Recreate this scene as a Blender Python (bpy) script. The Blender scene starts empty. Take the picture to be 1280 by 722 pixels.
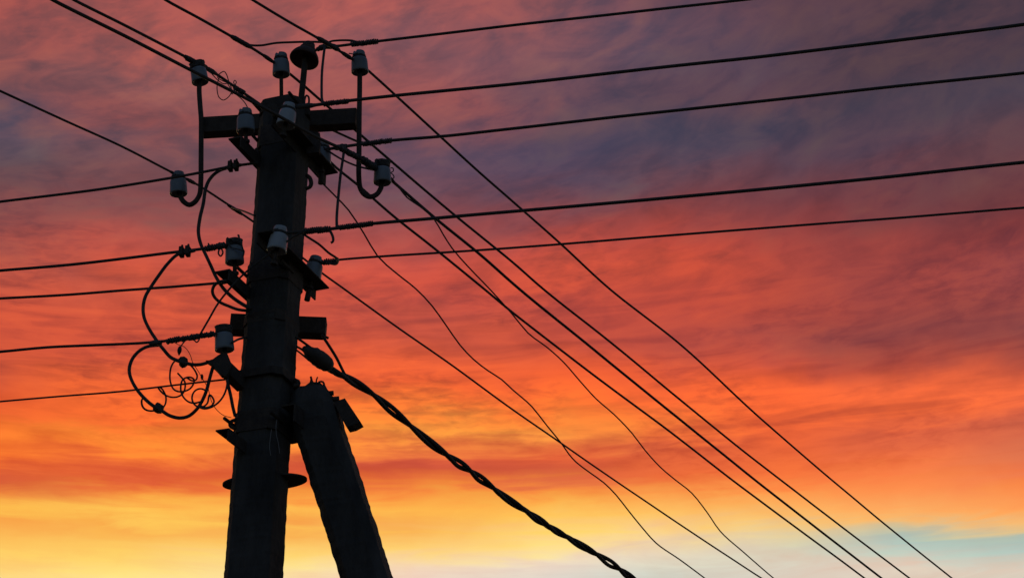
import bpy, bmesh, math, random
from mathutils import Vector, Matrix, noise

R = math.radians
random.seed(7)
scene = bpy.context.scene
COL = scene.collection

# ------------------------------------------------------------------ camera
F_MM, PITCH, CAM_Z = 65.0, R(27.0), 1.65
F = F_MM / 36.0 * 1280.0
cam_d = bpy.data.cameras.new('camera')
cam_d.lens = F_MM
cam_d.sensor_width = 36.0
cam_d.sensor_fit = 'HORIZONTAL'
cam_d.clip_start = 0.05
cam_d.clip_end = 8000.0
cam = bpy.data.objects.new('camera', cam_d)
COL.objects.link(cam)
cam.location = (0, 0, CAM_Z)
cam.rotation_euler = (R(90) + PITCH, 0, 0)
scene.camera = cam
CP = Vector((0, 0, CAM_Z))
SP, CPI = math.sin(PITCH), math.cos(PITCH)

def ray(px, py):
    dx, dy = (px - 640) / F, (361 - py) / F
    return Vector((dx, CPI - dy * SP, SP + dy * CPI))

# ------------------------------------------------------------------ exposure
vs = scene.view_settings
vs.view_transform = 'Standard'
vs.look = 'None'
vs.exposure = 0.0
vs.gamma = 1.0
vs.use_curve_mapping = False

# ------------------------------------------------------------------ sky (dusk clouds, all in azimuth / elevation)
SUN_AZ, SUN_EL = R(6), R(1.5)
world = bpy.data.worlds.new('World')
scene.world = world
world.use_nodes = True

def srgb(c):
    out = []
    for v in c:
        v = max(0.0, min(255.0, v)) / 255.0
        out.append(v / 12.92 if v <= 0.04045 else ((v + 0.055) / 1.055) ** 2.4)
    return out

# cloud colours of the western sky, by place
SKY = {
 40: [(-60,170,82,80),(0,172,84,80),(60,160,84,82),(110,138,80,82),(160,102,78,92),(190,100,76,86),(240,120,74,78),(300,152,78,74),(340,190,86,70),(380,212,88,62),(420,203,82,60),(460,188,80,65),(500,225,92,55),(540,252,128,54),(566,248,124,54),(585,208,88,60),(598,206,86,60),(610,236,122,62),(622,255,192,84),(640,255,200,90),(653,248,164,80),(680,255,205,105),(700,254,194,100),(722,255,225,140),(780,255,230,170)],
 220:[(-60,178,86,84),(0,186,90,84),(60,184,92,86),(115,155,90,90),(160,162,80,78),(200,132,80,85),(240,136,78,80),(280,186,85,75),(320,205,85,68),(360,218,90,62),(400,220,90,62),(440,215,88,60),(480,248,110,55),(510,250,116,55),(528,240,108,55),(550,255,150,62),(564,252,138,60),(580,222,98,60),(596,222,98,60),(612,250,140,65),(628,255,196,92),(644,255,208,100),(660,248,172,82),(690,255,222,118),(722,255,235,150),(780,255,232,180)],
 480:[(-60,172,86,86),(0,182,92,88),(60,170,92,92),(115,174,85,82),(160,134,80,88),(200,112,80,94),(240,126,76,85),(280,164,82,80),(320,205,85,72),(360,205,82,68),(400,192,82,68),(440,233,98,62),(480,226,95,60),(510,252,126,62),(540,255,156,68),(576,196,82,70),(590,204,86,68),(606,246,128,62),(630,255,188,84),(652,246,164,82),(680,255,210,120),(700,250,215,168),(722,245,210,190),(780,235,215,200)],
 640:[(-60,150,82,86),(0,162,88,88),(60,132,84,92),(120,112,76,88),(160,92,70,88),(200,88,72,95),(240,120,74,85),(280,164,76,74),(320,200,82,68),(350,214,85,62),(390,192,78,65),(430,206,85,62),(470,240,100,58),(510,252,122,58),(545,255,166,78),(572,222,96,62),(586,206,90,68),(600,212,94,66),(614,246,136,66),(630,255,180,80),(650,255,208,105),(680,255,220,150),(700,240,215,198),(722,225,215,205),(780,215,215,210)],
 800:[(-60,112,76,86),(0,120,80,90),(60,96,76,92),(120,92,70,84),(180,78,70,88),(210,98,74,88),(240,115,70,78),(270,150,70,68),(310,190,75,62),(340,208,82,60),(380,196,78,62),(420,190,78,65),(460,225,92,60),(500,246,110,60),(530,252,132,64),(558,208,96,68),(576,218,100,66),(594,226,106,64),(616,255,160,75),(645,255,205,105),(668,255,218,150),(692,238,220,192),(722,205,215,203),(780,205,213,205)],
 960:[(-60,88,64,76),(0,95,68,80),(60,85,68,84),(100,94,66,78),(150,76,66,82),(190,92,70,84),(220,110,66,74),(260,126,64,68),(300,165,70,64),(340,185,76,62),(380,180,74,62),(420,172,76,68),(450,200,82,65),(480,240,100,60),(520,245,105,60),(560,226,100,62),(590,240,115,65),(615,255,160,80),(645,253,190,105),(668,232,206,160),(690,216,210,186),(722,220,210,195),(780,215,210,195)],
 1120:[(-60,80,58,68),(0,85,62,72),(60,80,60,70),(120,80,66,78),(180,90,66,80),(220,105,62,70),(260,121,62,66),(300,155,68,64),(340,165,72,66),(380,160,70,64),(420,150,72,68),(460,185,80,68),(485,244,108,68),(520,240,108,65),(545,208,96,74),(570,235,115,75),(600,255,140,75),(640,250,180,105),(656,205,195,160),(672,170,194,187),(690,200,204,188),(706,228,204,184),(722,226,202,182),(780,215,205,190)],
 1260:[(-60,78,58,68),(0,82,62,72),(60,76,60,72),(120,76,66,80),(170,98,68,76),(220,105,62,68),(260,111,58,62),(300,136,60,60),(340,150,70,70),(380,152,70,66),(430,138,70,69),(460,166,76,69),(490,238,108,73),(510,238,110,75),(530,204,98,78),(560,212,112,86),(590,235,125,85),(620,255,150,80),(650,254,188,102),(663,180,185,165),(678,160,191,187),(692,182,202,192),(705,222,206,188),(722,206,208,192),(780,210,205,190)],
}
SKX = sorted(SKY)

for _x, _w in ((40, 0.95), (220, 0.94), (480, 0.96), (640, 0.98)):
    SKY[_x] = [(r_[0], r_[1] * _w, r_[2], r_[3]) if r_[0] < 260 else r_ for r_ in SKY[_x]]

for _x in SKX:
    SKY[_x] = [(r_[0], r_[1] * 1.03, r_[2], r_[3] * 0.90) if 450 < r_[0] < 600 else
               ((r_[0], r_[1], r_[2] * 0.99, r_[3] * 0.93) if 605 < r_[0] < 705 and _x < 700 and r_[3] < 160 else r_) for r_ in SKY[_x]]

def sky_sample(px, py):
    def col(x):
        t = SKY[x]
        if py <= t[0][0]: return Vector(t[0][1:])
        for a, b in zip(t, t[1:]):
            if py <= b[0]:
                f = (py - a[0]) / (b[0] - a[0])
                return Vector(a[1:]).lerp(Vector(b[1:]), f)
        return Vector(t[-1][1:])
    px = max(SKX[0], min(SKX[-1], px))
    for a, b in zip(SKX, SKX[1:]):
        if px <= b:
            return col(a).lerp(col(b), (px - a) / (b - a))
    return col(SKX[-1])

def project(az, el):
    d = Vector((math.sin(az) * math.cos(el), math.cos(az) * math.cos(el), math.sin(el)))
    depth = d.y * CPI + d.z * SP
    up = -d.y * SP + d.z * CPI
    return 640 + F * d.x / depth, 361 - F * up / depth

nt = world.node_tree
nt.nodes.clear()
N = nt.nodes
def nd(t, **kw):
    n = N.new(t)
    for k, v in kw.items():
        setattr(n, k, v)
    return n
def lk(a, b): nt.links.new(a, b)
def mth(op, a, b=None, c=None, clamp=False):
    n = nd('ShaderNodeMath', operation=op); n.use_clamp = clamp
    for i, v in enumerate((a, b, c)):
        if v is None: continue
        if isinstance(v, (int, float)): n.inputs[i].default_value = v
        else: lk(v, n.inputs[i])
    return n.outputs[0]
def mixc(fac, a, b, blend='MIX'):
    n = nd('ShaderNodeMix', data_type='RGBA', blend_type=blend)
    n.clamp_factor = True
    for i, v in ((0, fac), (6, a), (7, b)):
        if isinstance(v, (int, float)): n.inputs[i].default_value = v
        elif isinstance(v, (tuple, list)): n.inputs[i].default_value = tuple(v) + ((1,) if len(v) == 3 else ())
        else: lk(v, n.inputs[i])
    return n.outputs[2]
def mapr(v, a, b, c=0.0, d=1.0, smooth=False):
    n = nd('ShaderNodeMapRange', clamp=True, interpolation_type='SMOOTHSTEP' if smooth else 'LINEAR')
    lk(v, n.inputs[0])
    for i, x in enumerate((a, b, c, d)): n.inputs[i + 1].default_value = x
    return n.outputs[0]
def comb(x, y, z=0.0):
    n = nd('ShaderNodeCombineXYZ')
    for i, v in enumerate((x, y, z)):
        if isinstance(v, (int, float)): n.inputs[i].default_value = v
        else: lk(v, n.inputs[i])
    return n.outputs[0]
def fbm(vec, scale, detail=6.0, rough=0.55, dist=0.0):
    n = nd('ShaderNodeTexNoise')
    lk(vec, n.inputs['Vector'])
    n.inputs['Scale'].default_value = scale
    n.inputs['Detail'].default_value = detail
    n.inputs['Roughness'].default_value = rough
    n.inputs['Distortion'].default_value = dist
    return n.outputs[0]

tc = nd('ShaderNodeTexCoord')
sep = nd('ShaderNodeSeparateXYZ'); lk(tc.outputs['Generated'], sep.inputs[0])
az0 = mth('ARCTAN2', sep.outputs[0], sep.outputs[1])
el0 = mth('ARCSINE', mth('MINIMUM', mth('MAXIMUM', sep.outputs[2], -1.0), 1.0))
AZD = mth('MULTIPLY', az0, 57.29578)
ELD = mth('MULTIPLY', el0, 57.29578)
# wisps slant up to the right in the high cloud, lie flat low down
slant = mapr(ELD, 23.0, 33.0, 0.02, 0.20)
els = mth('SUBTRACT', ELD, mth('MULTIPLY', AZD, slant))
n1 = fbm(comb(AZD, mth('MULTIPLY', els, 2.6), 3.7), 0.13, 4.0, 0.5, 0.4)
n2 = fbm(comb(AZD, mth('MULTIPLY', els, 2.4), 11.3), 0.30, 5.0, 0.52, 0.7)
n3 = fbm(comb(AZD, mth('MULTIPLY', els, 1.6), 23.1), 0.22, 4.0, 0.5, 0.4)
n4 = fbm(comb(AZD, mth('MULTIPLY', els, 2.1), 41.0), 0.60, 6.0, 0.55, 0.7)
n5 = fbm(comb(AZD, mth('MULTIPLY', els, 9.0), 57.0), 0.20, 6.0, 0.55, 0.7)
warp_el = mth('ADD', mth('MULTIPLY', mth('SUBTRACT', n1, 0.5), 2.6), mth('MULTIPLY', mth('SUBTRACT', n2, 0.5), 1.8))
warp_el = mth('ADD', warp_el, mth('MULTIPLY', mth('SUBTRACT', n4, 0.5), 0.55))
warp_el = mth('MULTIPLY', warp_el, mapr(ELD, 20.0, 29.0, 0.16, 1.0))
warp_az = mth('MULTIPLY', mth('MULTIPLY', mth('SUBTRACT', n3, 0.5), 8.0), mapr(ELD, 18.0, 25.0, 0.3, 1.0))
AZW = mth('ADD', AZD, warp_az)
streak = mth('MULTIPLY', mth('SUBTRACT', n5, 0.5), mapr(ELD, 20.5, 24.5, 1.5, 0.5))
streak = mth('MULTIPLY', streak, mapr(ELD, 18.0, 19.2, 0.6, 1.15))
ELW = mth('ADD', mth('ADD', ELD, warp_el), streak)
AZC = [-17.5, -12.5, -7.5, -3.0, 1.0, 5.0, 9.0, 13.0, 17.0]
def cloud_deck(lo, hi):
    t = mapr(ELW, lo, hi)
    out = prev = None
    for az in AZC:
        cr = nd('ShaderNodeValToRGB')
        lk(t, cr.inputs[0])
        rp = cr.color_ramp
        rp.interpolation = 'LINEAR'
        NS = 31
        while len(rp.elements) < NS: rp.elements.new(0.5)
        for k in range(NS): rp.elements[k].position = k / (NS - 1)
        for k in range(NS):
            e = rp.elements[k]
            px, py = project(R(az), R(lo + (hi - lo) * e.position))
            e.color = srgb(sky_sample(px, py)) + [1.0]
        out = cr.outputs[0] if out is None else mixc(mapr(AZW, prev, az), out, cr.outputs[0])
        prev = az
    return out
EL_LO, EL_MID, EL_HI = 16.5, 24.0, 37.5
cloud = mixc(mth('GREATER_THAN', ELW, EL_MID), cloud_deck(EL_LO, EL_MID), cloud_deck(EL_MID, EL_HI))
# thin cloud texture: lit ribs and greyer hollows, broad and soft above, flat streaks below
hi_k = mapr(ELD, 25.0, 30.0)
rib_hi = mth('ADD', mth('MULTIPLY', mth('SUBTRACT', n2, 0.5), 1.15), mth('MULTIPLY', mth('SUBTRACT', n4, 0.5), 0.75))
rib_lo = mth('ADD', mth('MULTIPLY', mth('SUBTRACT', n5, 0.5), 1.15), mth('MULTIPLY', mth('SUBTRACT', n4, 0.5), 0.35))
n6 = fbm(comb(AZD, mth('MULTIPLY', els, 3.4), 71.0), 1.15, 6.0, 0.60, 0.5)
patch = mapr(fbm(comb(AZD, mth('MULTIPLY', els, 2.2), 83.0), 0.22, 3.0, 0.5, 0.0), 0.44, 0.62, smooth=True)
ripple = mth('MULTIPLY', mth('MULTIPLY', mth('SUBTRACT', n6, 0.54), 0.85), patch)
rib_lo = mth('ADD', rib_lo, mth('MULTIPLY', ripple, mapr(ELD, 19.5, 22.0, 0.2, 1.0)))
rib_hi = mth('ADD', rib_hi, mth('MULTIPLY', ripple, 0.6))
rib = mth('ADD', mth('MULTIPLY', rib_hi, hi_k), mth('MULTIPLY', rib_lo, mth('SUBTRACT', 1.0, hi_k)))
dark_f = mth('MULTIPLY', mapr(rib, 0.04, -0.25), mapr(ELD, 18.0, 21.5, 0.45, 0.78))
lite_f = mth('MULTIPLY', mapr(rib, 0.02, 0.32), mapr(ELD, 24.0, 29.0, 0.72, 0.55))
low_k = mapr(ELD, 20.0, 23.5)
dark_t = mixc(hi_k, mixc(low_k, (0.98, 0.74, 0.64), (0.52, 0.52, 0.80)), (0.52, 0.74, 0.88))
lite_t = mixc(hi_k, mixc(low_k, (1.04, 1.20, 1.16), (1.30, 1.38, 1.05)), (1.42, 1.38, 1.04))
cloud = mixc(dark_f, cloud, mixc(1.0, cloud, dark_t, 'MULTIPLY'))
cloud = mixc(lite_f, cloud, mixc(1.0, cloud, lite_t, 'MULTIPLY'))
# eastern half: dim blue dusk, from the Nishita sky
sky = nd('ShaderNodeTexSky', sky_type='NISHITA')
sky.sun_disc = False
sky.sun_elevation = SUN_EL
sky.sun_rotation = SUN_AZ
sky.altitude = 0
dusk = mixc(1.0, sky.outputs[0], (0.062, 0.078, 0.125), 'MULTIPLY')
absaz = mth('ABSOLUTE', AZD)
away = mapr(absaz, 26.0, 75.0, smooth=True)
high = mapr(ELD, 36.0, 58.0, smooth=True)
sky_col = mixc(mth('MAXIMUM', away, high), cloud, dusk)
bg = nd('ShaderNodeBackground')
lk(sky_col, bg.inputs[0])
bg.inputs[1].default_value = 1.0
wo = nd('ShaderNodeOutputWorld')
lk(bg.outputs[0], wo.inputs[0])

# ------------------------------------------------------------------ the set sun behind the cloud: only a breath of it
sd = bpy.data.lights.new('sun', 'SUN')
sd.energy = 0.12
sd.angle = R(10)
sd.color = (1.0, 0.55, 0.28)
sun = bpy.data.objects.new('sun', sd)
COL.objects.link(sun)
sdir = Vector((math.sin(SUN_AZ) * math.cos(SUN_EL), math.cos(SUN_AZ) * math.cos(SUN_EL), math.sin(SUN_EL)))
sun.rotation_euler = sdir.to_track_quat('Z', 'Y').to_euler()
sun.location = (2, 20, 12)

# ------------------------------------------------------------------ materials
def material(name, col_a, col_b, scale=8.0, rough=0.8, metal=0.0, bump=0.0, bump_scale=60.0, spec=0.3, stretch=(1, 1, 1)):
    m = bpy.data.materials.new(name)
    m.use_nodes = True
    t = m.node_tree
    b = t.nodes['Principled BSDF']
    tcn = t.nodes.new('ShaderNodeTexCoord')
    mp = t.nodes.new('ShaderNodeMapping'); mp.inputs['Scale'].default_value = stretch
    t.links.new(tcn.outputs['Object'], mp.inputs[0])
    nz = t.nodes.new('ShaderNodeTexNoise')
    nz.inputs['Scale'].default_value = scale; nz.inputs['Detail'].default_value = 7; nz.inputs['Roughness'].default_value = 0.62
    t.links.new(mp.outputs[0], nz.inputs['Vector'])
    cr = t.nodes.new('ShaderNodeValToRGB')
    cr.color_ramp.elements[0].position = 0.32; cr.color_ramp.elements[1].position = 0.68
    cr.color_ramp.elements[0].color = tuple(col_a) + (1,)
    cr.color_ramp.elements[1].color = tuple(col_b) + (1,)
    t.links.new(nz.outputs[0], cr.inputs[0])
    t.links.new(cr.outputs[0], b.inputs['Base Color'])
    b.inputs['Roughness'].default_value = rough
    b.inputs['Metallic'].default_value = metal
    b.inputs['Specular IOR Level'].default_value = spec
    if bump:
        n2_ = t.nodes.new('ShaderNodeTexNoise')
        n2_.inputs['Scale'].default_value = bump_scale; n2_.inputs['Detail'].default_value = 6
        t.links.new(mp.outputs[0], n2_.inputs['Vector'])
        bp = t.nodes.new('ShaderNodeBump'); bp.inputs['Strength'].default_value = bump; bp.inputs['Distance'].default_value = 0.01
        t.links.new(n2_.outputs[0], bp.inputs['Height'])
        t.links.new(bp.outputs[0], b.inputs['Normal'])
    return m

M_CONC = material('weathered_concrete', (0.06, 0.06, 0.06), (0.15, 0.146, 0.142), 7, 0.95, 0, 0.7, 70, 0.15, (1, 1, 0.35))
M_STEEL = material('rusted_steel', (0.08, 0.07, 0.064), (0.135, 0.115, 0.10), 25, 0.9, 0, 0.5, 120, 0.2)
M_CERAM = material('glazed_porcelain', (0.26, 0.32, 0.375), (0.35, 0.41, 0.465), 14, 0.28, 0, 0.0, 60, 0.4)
M_SKYLIT_CERAM = material('skylit_glazed_porcelain', (0.50, 0.58, 0.64), (0.62, 0.69, 0.74), 10, 0.22, 0, 0, 60, 0.5)  # lighter porcelain copy: skylight on the leaning front insulators, painted into the colour
M_BROWN = material('brown_glazed_porcelain', (0.10, 0.06, 0.045), (0.15, 0.09, 0.07), 12, 0.45, 0, 0, 60, 0.3)
M_CABLE = material('black_cable_sheath', (0.085, 0.082, 0.08), (0.13, 0.125, 0.12), 30, 0.7, 0, 0.15, 200, 0.25)
M_WIRE = material('weathered_aluminium_wire', (0.10, 0.10, 0.10), (0.16, 0.16, 0.155), 40, 0.75, 0, 0.2, 300, 0.2)
M_GROUND = material('dry_grass_soil', (0.035, 0.04, 0.02), (0.09, 0.075, 0.045), 0.8, 0.95, 0, 0.6, 6, 0.1)

# ------------------------------------------------------------------ mesh and object helpers
ORIGIN = {}
def link(name, parent=None, loc=None, data=None):
    o = bpy.data.objects.new(name, data)
    COL.objects.link(o)
    loc = Vector(loc) if loc is not None else Vector()
    ORIGIN[o.name] = loc
    if parent is not None:
        o.parent = parent
        o.location = loc - ORIGIN[parent.name]
    else:
        o.location = loc
    return o
def tag(o, label=None, cat=None, group=None, kind=None):
    for k, v in (('label', label), ('category', cat), ('group', group), ('kind', kind)):
        if v: o[k] = v
    return o
def build(name, bm, mat, parent=None, smooth=True, origin=None):
    me = bpy.data.meshes.new(name)
    bmesh.ops.recalc_face_normals(bm, faces=bm.faces)
    c = Vector(origin) if origin is not None else sum((v.co for v in bm.verts), Vector()) / max(1, len(bm.verts))
    bmesh.ops.translate(bm, verts=bm.verts, vec=-c)
    for f in bm.faces: f.smooth = smooth
    bm.to_mesh(me); bm.free()
    me.materials.append(mat)
    return link(name, parent, c, me)
def thing(name, loc, label, cat, group=None):
    return tag(link(name, None, loc), label, cat, group)

def at(px, py, Y):
    d = ray(px, py)
    return CP + d * (Y / d.y)
def onp(px, py, P0, az):
    n = Vector((math.cos(az), -math.sin(az), 0))
    d = ray(px, py)
    return CP + d * (n.dot(P0 - CP) / n.dot(d))
def mpp(P):                                            # metres per photo pixel at a point
    d = P - CP
    return (d.y * CPI + d.z * SP) / F

def smooth_path(pts, step=0.02):
    if len(pts) < 3:
        P = [pts[0].copy()]; n = max(2, int((pts[1] - pts[0]).length / step))
        return [pts[0].lerp(pts[1], i / n) for i in range(n + 1)]
    q = [pts[0] * 2 - pts[1]] + list(pts) + [pts[-1] * 2 - pts[-2]]
    out = []
    for i in range(1, len(q) - 2):
        p0, p1, p2, p3 = q[i - 1:i + 3]
        t01 = max(1e-5, (p1 - p0).length ** 0.5); t12 = max(1e-5, (p2 - p1).length ** 0.5); t23 = max(1e-5, (p3 - p2).length ** 0.5)
        m1 = (p2 - p1) + ((p1 - p0) / t01 - (p2 - p0) / (t01 + t12)) * t12
        m2 = (p2 - p1) + ((p3 - p2) / t23 - (p3 - p1) / (t12 + t23)) * t12
        n = max(2, min(90, int((p2 - p1).length / step)))
        for k in range(n):
            t = k / n
            a = (p1 - p2) * 2 + m1 + m2
            b = (p1 - p2) * -3 - m1 * 2 - m2
            out.append(a * t ** 3 + b * t * t + m1 * t + p1)
    out.append(pts[-1].copy())
    return out

def frames(path):
    T = []
    n = len(path)
    for i in range(n):
        t = path[min(n - 1, i + 1)] - path[max(0, i - 1)]
        T.append(t.normalized() if t.length > 1e-9 else (T[-1] if T else Vector((0, 0, 1))))
    up = Vector((0, 0, 1)) if abs(T[0].z) < 0.9 else Vector((1, 0, 0))
    u = (up - T[0] * up.dot(T[0])).normalized()
    U = []
    for t in T:
        u = u - t * u.dot(t)
        u = u.normalized() if u.length > 1e-6 else t.orthogonal().normalized()
        U.append(u.copy())
    return T, U

def sweep(bm, path, rad, sides=8):
    T, U = frames(path)
    rings = []
    for i, p in enumerate(path):
        r = rad(i) if callable(rad) else rad
        w = T[i].cross(U[i])
        rings.append([bm.verts.new(p + (U[i] * math.cos(a) + w * math.sin(a)) * r)
                      for a in (2 * math.pi * k / sides for k in range(sides))])
    for a, b in zip(rings, rings[1:]):
        for k in range(sides):
            bm.faces.new((a[k], a[(k + 1) % sides], b[(k + 1) % sides], b[k]))
    bm.faces.new(rings[0][::-1]); bm.faces.new(rings[-1])
    return bm
def tube(path, rad, sides=8): return sweep(bmesh.new(), path, rad, sides)

def coil_path(path, R_, turns, jitter=0.15, ph=0.0):
    T, U = frames(path)
    L = [0.0]
    for a, b in zip(path, path[1:]): L.append(L[-1] + (b - a).length)
    tot = L[-1]
    out = []
    n = int(turns * 9)
    j = 0
    for k in range(n + 1):
        s = tot * k / n
        while j < len(path) - 2 and L[j + 1] < s: j += 1
        f = (s - L[j]) / max(1e-9, L[j + 1] - L[j])
        p = path[j].lerp(path[j + 1], f)
        w = T[j].cross(U[j])
        a = ph + 2 * math.pi * turns * k / n
        r = R_ * (1 + jitter * noise.noise(Vector((k * 0.35, R_ * 1000, ph))))
        out.append(p + (U[j] * math.cos(a) + w * math.sin(a)) * r)
    return out
def wrap(pts, r_in, r_w, parent, name='wire_wrap', mat=None, pitch=2.1, jitter=0.25):
    """binding wire wound tight round a line"""
    path = smooth_path(pts, 0.006)
    tot = sum((b - a).length for a, b in zip(path, path[1:]))
    turns = max(2, tot / (r_w * pitch))
    return build(name, tube(coil_path(path, r_in + r_w * 0.8, turns, jitter), r_w, 5), mat or M_WIRE, parent)
def sleeve(pts, r, parent, name='splice_sleeve', mat=None, lump=0.14):
    path = smooth_path(pts, 0.006)
    sd_ = random.random() * 50
    n = len(path)
    def rr(i):
        e = min(i, n - 1 - i) / 3.0
        return r * (0.7 + 0.3 * min(1, e)) * (1 + lump * noise.noise(Vector((i * 0.8, sd_, 0))))
    return build(name, tube(path, rr, 8), mat or M_WIRE, parent)

def box(bm, c, X, Y, Z, hx, hy, hz, bev=0.0):
    vs_ = []
    for sx in (-1, 1):
        for sy in (-1, 1):
            for sz in (-1, 1):
                vs_.append(bm.verts.new(c + X * (hx * sx) + Y * (hy * sy) + Z * (hz * sz)))
    idx = [(0, 1, 3, 2), (4, 6, 7, 5), (0, 4, 5, 1), (2, 3, 7, 6), (0, 2, 6, 4), (1, 5, 7, 3)]
    fs = [bm.faces.new([vs_[i] for i in q]) for q in idx]
    if bev:
        es = list({e for f in fs for e in f.edges})
        bmesh.ops.bevel(bm, geom=es, offset=bev, segments=2, affect='EDGES', profile=0.6)
    return bm
def cyl(bm, a, b, r, sides=10, r2=None):
    return sweep(bm, [a, b], (lambda i: r if i == 0 else (r2 if r2 is not None else r)), sides)
def basis(d, up=Vector((0, 0, 1))):
    d = d.normalized()
    y = up.cross(d)
    y = y.normalized() if y.length > 1e-6 else Vector((0, 1, 0))
    return d, y, d.cross(y)
def extrude_poly(bm, pts, dv):
    a = [bm.verts.new(p) for p in pts]
    b = [bm.verts.new(p + dv) for p in pts]
    n = len(a)
    bm.faces.new(a[::-1]); bm.faces.new(b)
    for i in range(n): bm.faces.new((a[i], a[(i + 1) % n], b[(i + 1) % n], b[i]))
    return bm

# ------------------------------------------------------------------ ground
bm = bmesh.new()
g = 64
for i in range(g + 1):
    for j in range(g + 1):
        u, v = (i / g * 2 - 1), (j / g * 2 - 1)
        x, y = 3000 * u * abs(u) ** 1.6, 3000 * v * abs(v) ** 1.6
        d = math.hypot(x, y)
        z = 0.12 * noise.noise(Vector((x * 0.06, y * 0.06, 0))) * min(1, d / 12)
        bm.verts.new((x, y, z - 0.02))
bm.verts.ensure_lookup_table()
for i in range(g):
    for j in range(g):
        a = i * (g + 1) + j
        bm.faces.new((bm.verts[a], bm.verts[a + g + 1], bm.verts[a + g + 2], bm.verts[a + 1]))
tag(build('ground', bm, M_GROUND, origin=(0, 0, 0)), kind='structure')

# ------------------------------------------------------------------ the pole
Y0 = 6.79
TURN = R(20)                                           # the way the pole and its brackets face
DA = Vector((math.sin(TURN), math.cos(TURN), 0))       # away from the camera, to the right
DB = Vector((math.cos(TURN), -math.sin(TURN), 0))
UP = Vector((0, 0, 1))
base = at(317, 722, Y0)
slope = (at(353, 200, Y0) - base)
base_xy = base + slope * (-base.z / slope.z)
pole = thing('utility_pole', (base_xy.x, Y0, 0), 'tall dark concrete utility pole carrying the crossarm and white insulators', 'utility pole')

def oct_section(c, hw, ca=0.38, rot=TURN, deep=1.0):
    """chamfered square section whose width seen from the front is 2*hw"""
    pts = []
    for sx, sy in ((1, 1), (-1, 1), (-1, -1), (1, -1)):
        a, b = (1, 1 - ca), (1 - ca, 1)
        seq = [a, b] if sx * sy > 0 else [b, a]
        for q in seq: pts.append((sx * q[0], sy * q[1] * deep))
    ws = [Vector((x * math.cos(rot) + y * math.sin(rot), -x * math.sin(rot) + y * math.cos(rot), 0)) for x, y in pts]
    ext = max(w.x for w in ws)
    return [c + w * (hw / ext) for w in ws]
def loft(bm, secs):
    rings = [[bm.verts.new(p) for p in s] for s in secs]
    n = len(rings[0])
    for a, b in zip(rings, rings[1:]):
        for k in range(n): bm.faces.new((a[k], a[(k + 1) % n], b[(k + 1) % n], b[k]))
    bm.faces.new(rings[0][::-1]); bm.faces.new(rings[-1])
    return bm

EDGE = [(131, 327, 386.5), (200, 322.8, 385.0), (280, 317.5, 380.5), (360, 310.5, 375.5), (430, 305, 370.8), (480, 300.3, 367.2), (560, 294, 361.8), (620, 289, 358.3), (722, 281, 353)]
def pole_lr(y):
    for a, b in zip(EDGE, EDGE[1:]):
        if y <= b[0]:
            f = (y - a[0]) / (b[0] - a[0])
            return a[1] + (b[1] - a[1]) * f, a[2] + (b[2] - a[2]) * f
    return EDGE[-1][1:]
secs = []
c722 = at(317, 722, Y0); w722 = 36 * mpp(c722)
for k in range(14):
    f = k / 14
    c = base_xy.lerp(c722, f); c.y = Y0
    secs.append(oct_section(c, w722 * (1.06 - 0.06 * f)))
y = 722.0
while y >= 131:
    l, r = pole_lr(y)
    c = at((l + r) / 2, y, Y0)
    secs.append(oct_section(c, (r - l) / 2 * mpp(c)))
    y -= 4.2
bm = loft(bmesh.new(), secs)
for v in bm.verts:                                      # chipped, pitted casting
    q = v.co
    a = noise.noise(q * 22.0) * 0.0026 + noise.noise(q * 75.0 + Vector((5, 0, 0))) * 0.0022
    ax = Vector((base_xy.x + slope.x / slope.z * q.z, Y0, q.z))
    d = (q - ax)
    if d.length > 1e-6: v.co = q + d.normalized() * a
build('shaft', bm, M_CONC, pole, smooth=False)
Ptop = at(356.5, 131, Y0)

def axis_at(py):
    l, r = pole_lr(py)
    return at((l + r) / 2, py, Y0), (r - l) / 2
def band(py, h_px, grow, name='clamp_band', thick=None, bolts=True):
    c, hw = axis_at(py)
    k = mpp(c)
    h = h_px * k * 1.12
    bm = bmesh.new()
    lo, hi = c - UP * h / 2, c + UP * h / 2
    o1 = oct_section(lo, (hw + grow) * k, 0.30); o2 = oct_section(hi, (hw + grow - 0.4) * k, 0.30)
    i1 = oct_section(lo, (hw - 1) * k, 0.38); i2 = oct_section(hi, (hw - 1) * k, 0.38)
    n = len(o1)
    V = [[bm.verts.new(p) for p in s] for s in (o1, o2, i2, i1)]
    for a, b in zip(V, V[1:] + V[:1]):
        for q in range(n): bm.faces.new((a[q], a[(q + 1) % n], b[(q + 1) % n], b[q]))
    o = build(name, bm, M_STEEL, pole, smooth=False)
    if bolts:
        for s in (-1, 1):
            p = c + DB * s * (hw + grow - 5) * k - DA * 0.06
            b_ = bmesh.new()
            cyl(b_, p - DA * 0.085, p + DA * 0.03, 0.007, 8)
            build('bolt', b_, M_STEEL, o, smooth=False)
    return o
band(180, 26, 1.6); band(349, 24, 2.0); band(406, 13, 1.2, bolts=False); band(535, 25, 2.4)
band(477, 9, 6.5, bolts=False)
band(142, 16, 1.0)

# crossarm (steel channel) right across the back of the pole top
def bar_between(name, a, b, w_px, parent, mat, depth=0.07, bev=0.003):
    d, yv, zv = basis(b - a)
    bm = bmesh.new()
    box(bm, (a + b) / 2, d, yv, zv, (b - a).length / 2, depth / 2, w_px * mpp((a + b) / 2) / 2, bev)
    return build(name, bm, mat, parent, smooth=False)
YB = Y0 + 0.15
ca_l, ca_r = at(253.5, 160, YB + 0.06), at(446.5, 148.6, YB - 0.06)
bar_between('crossarm', ca_l, ca_r, 22.5, pole, M_STEEL, 0.06)
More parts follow.
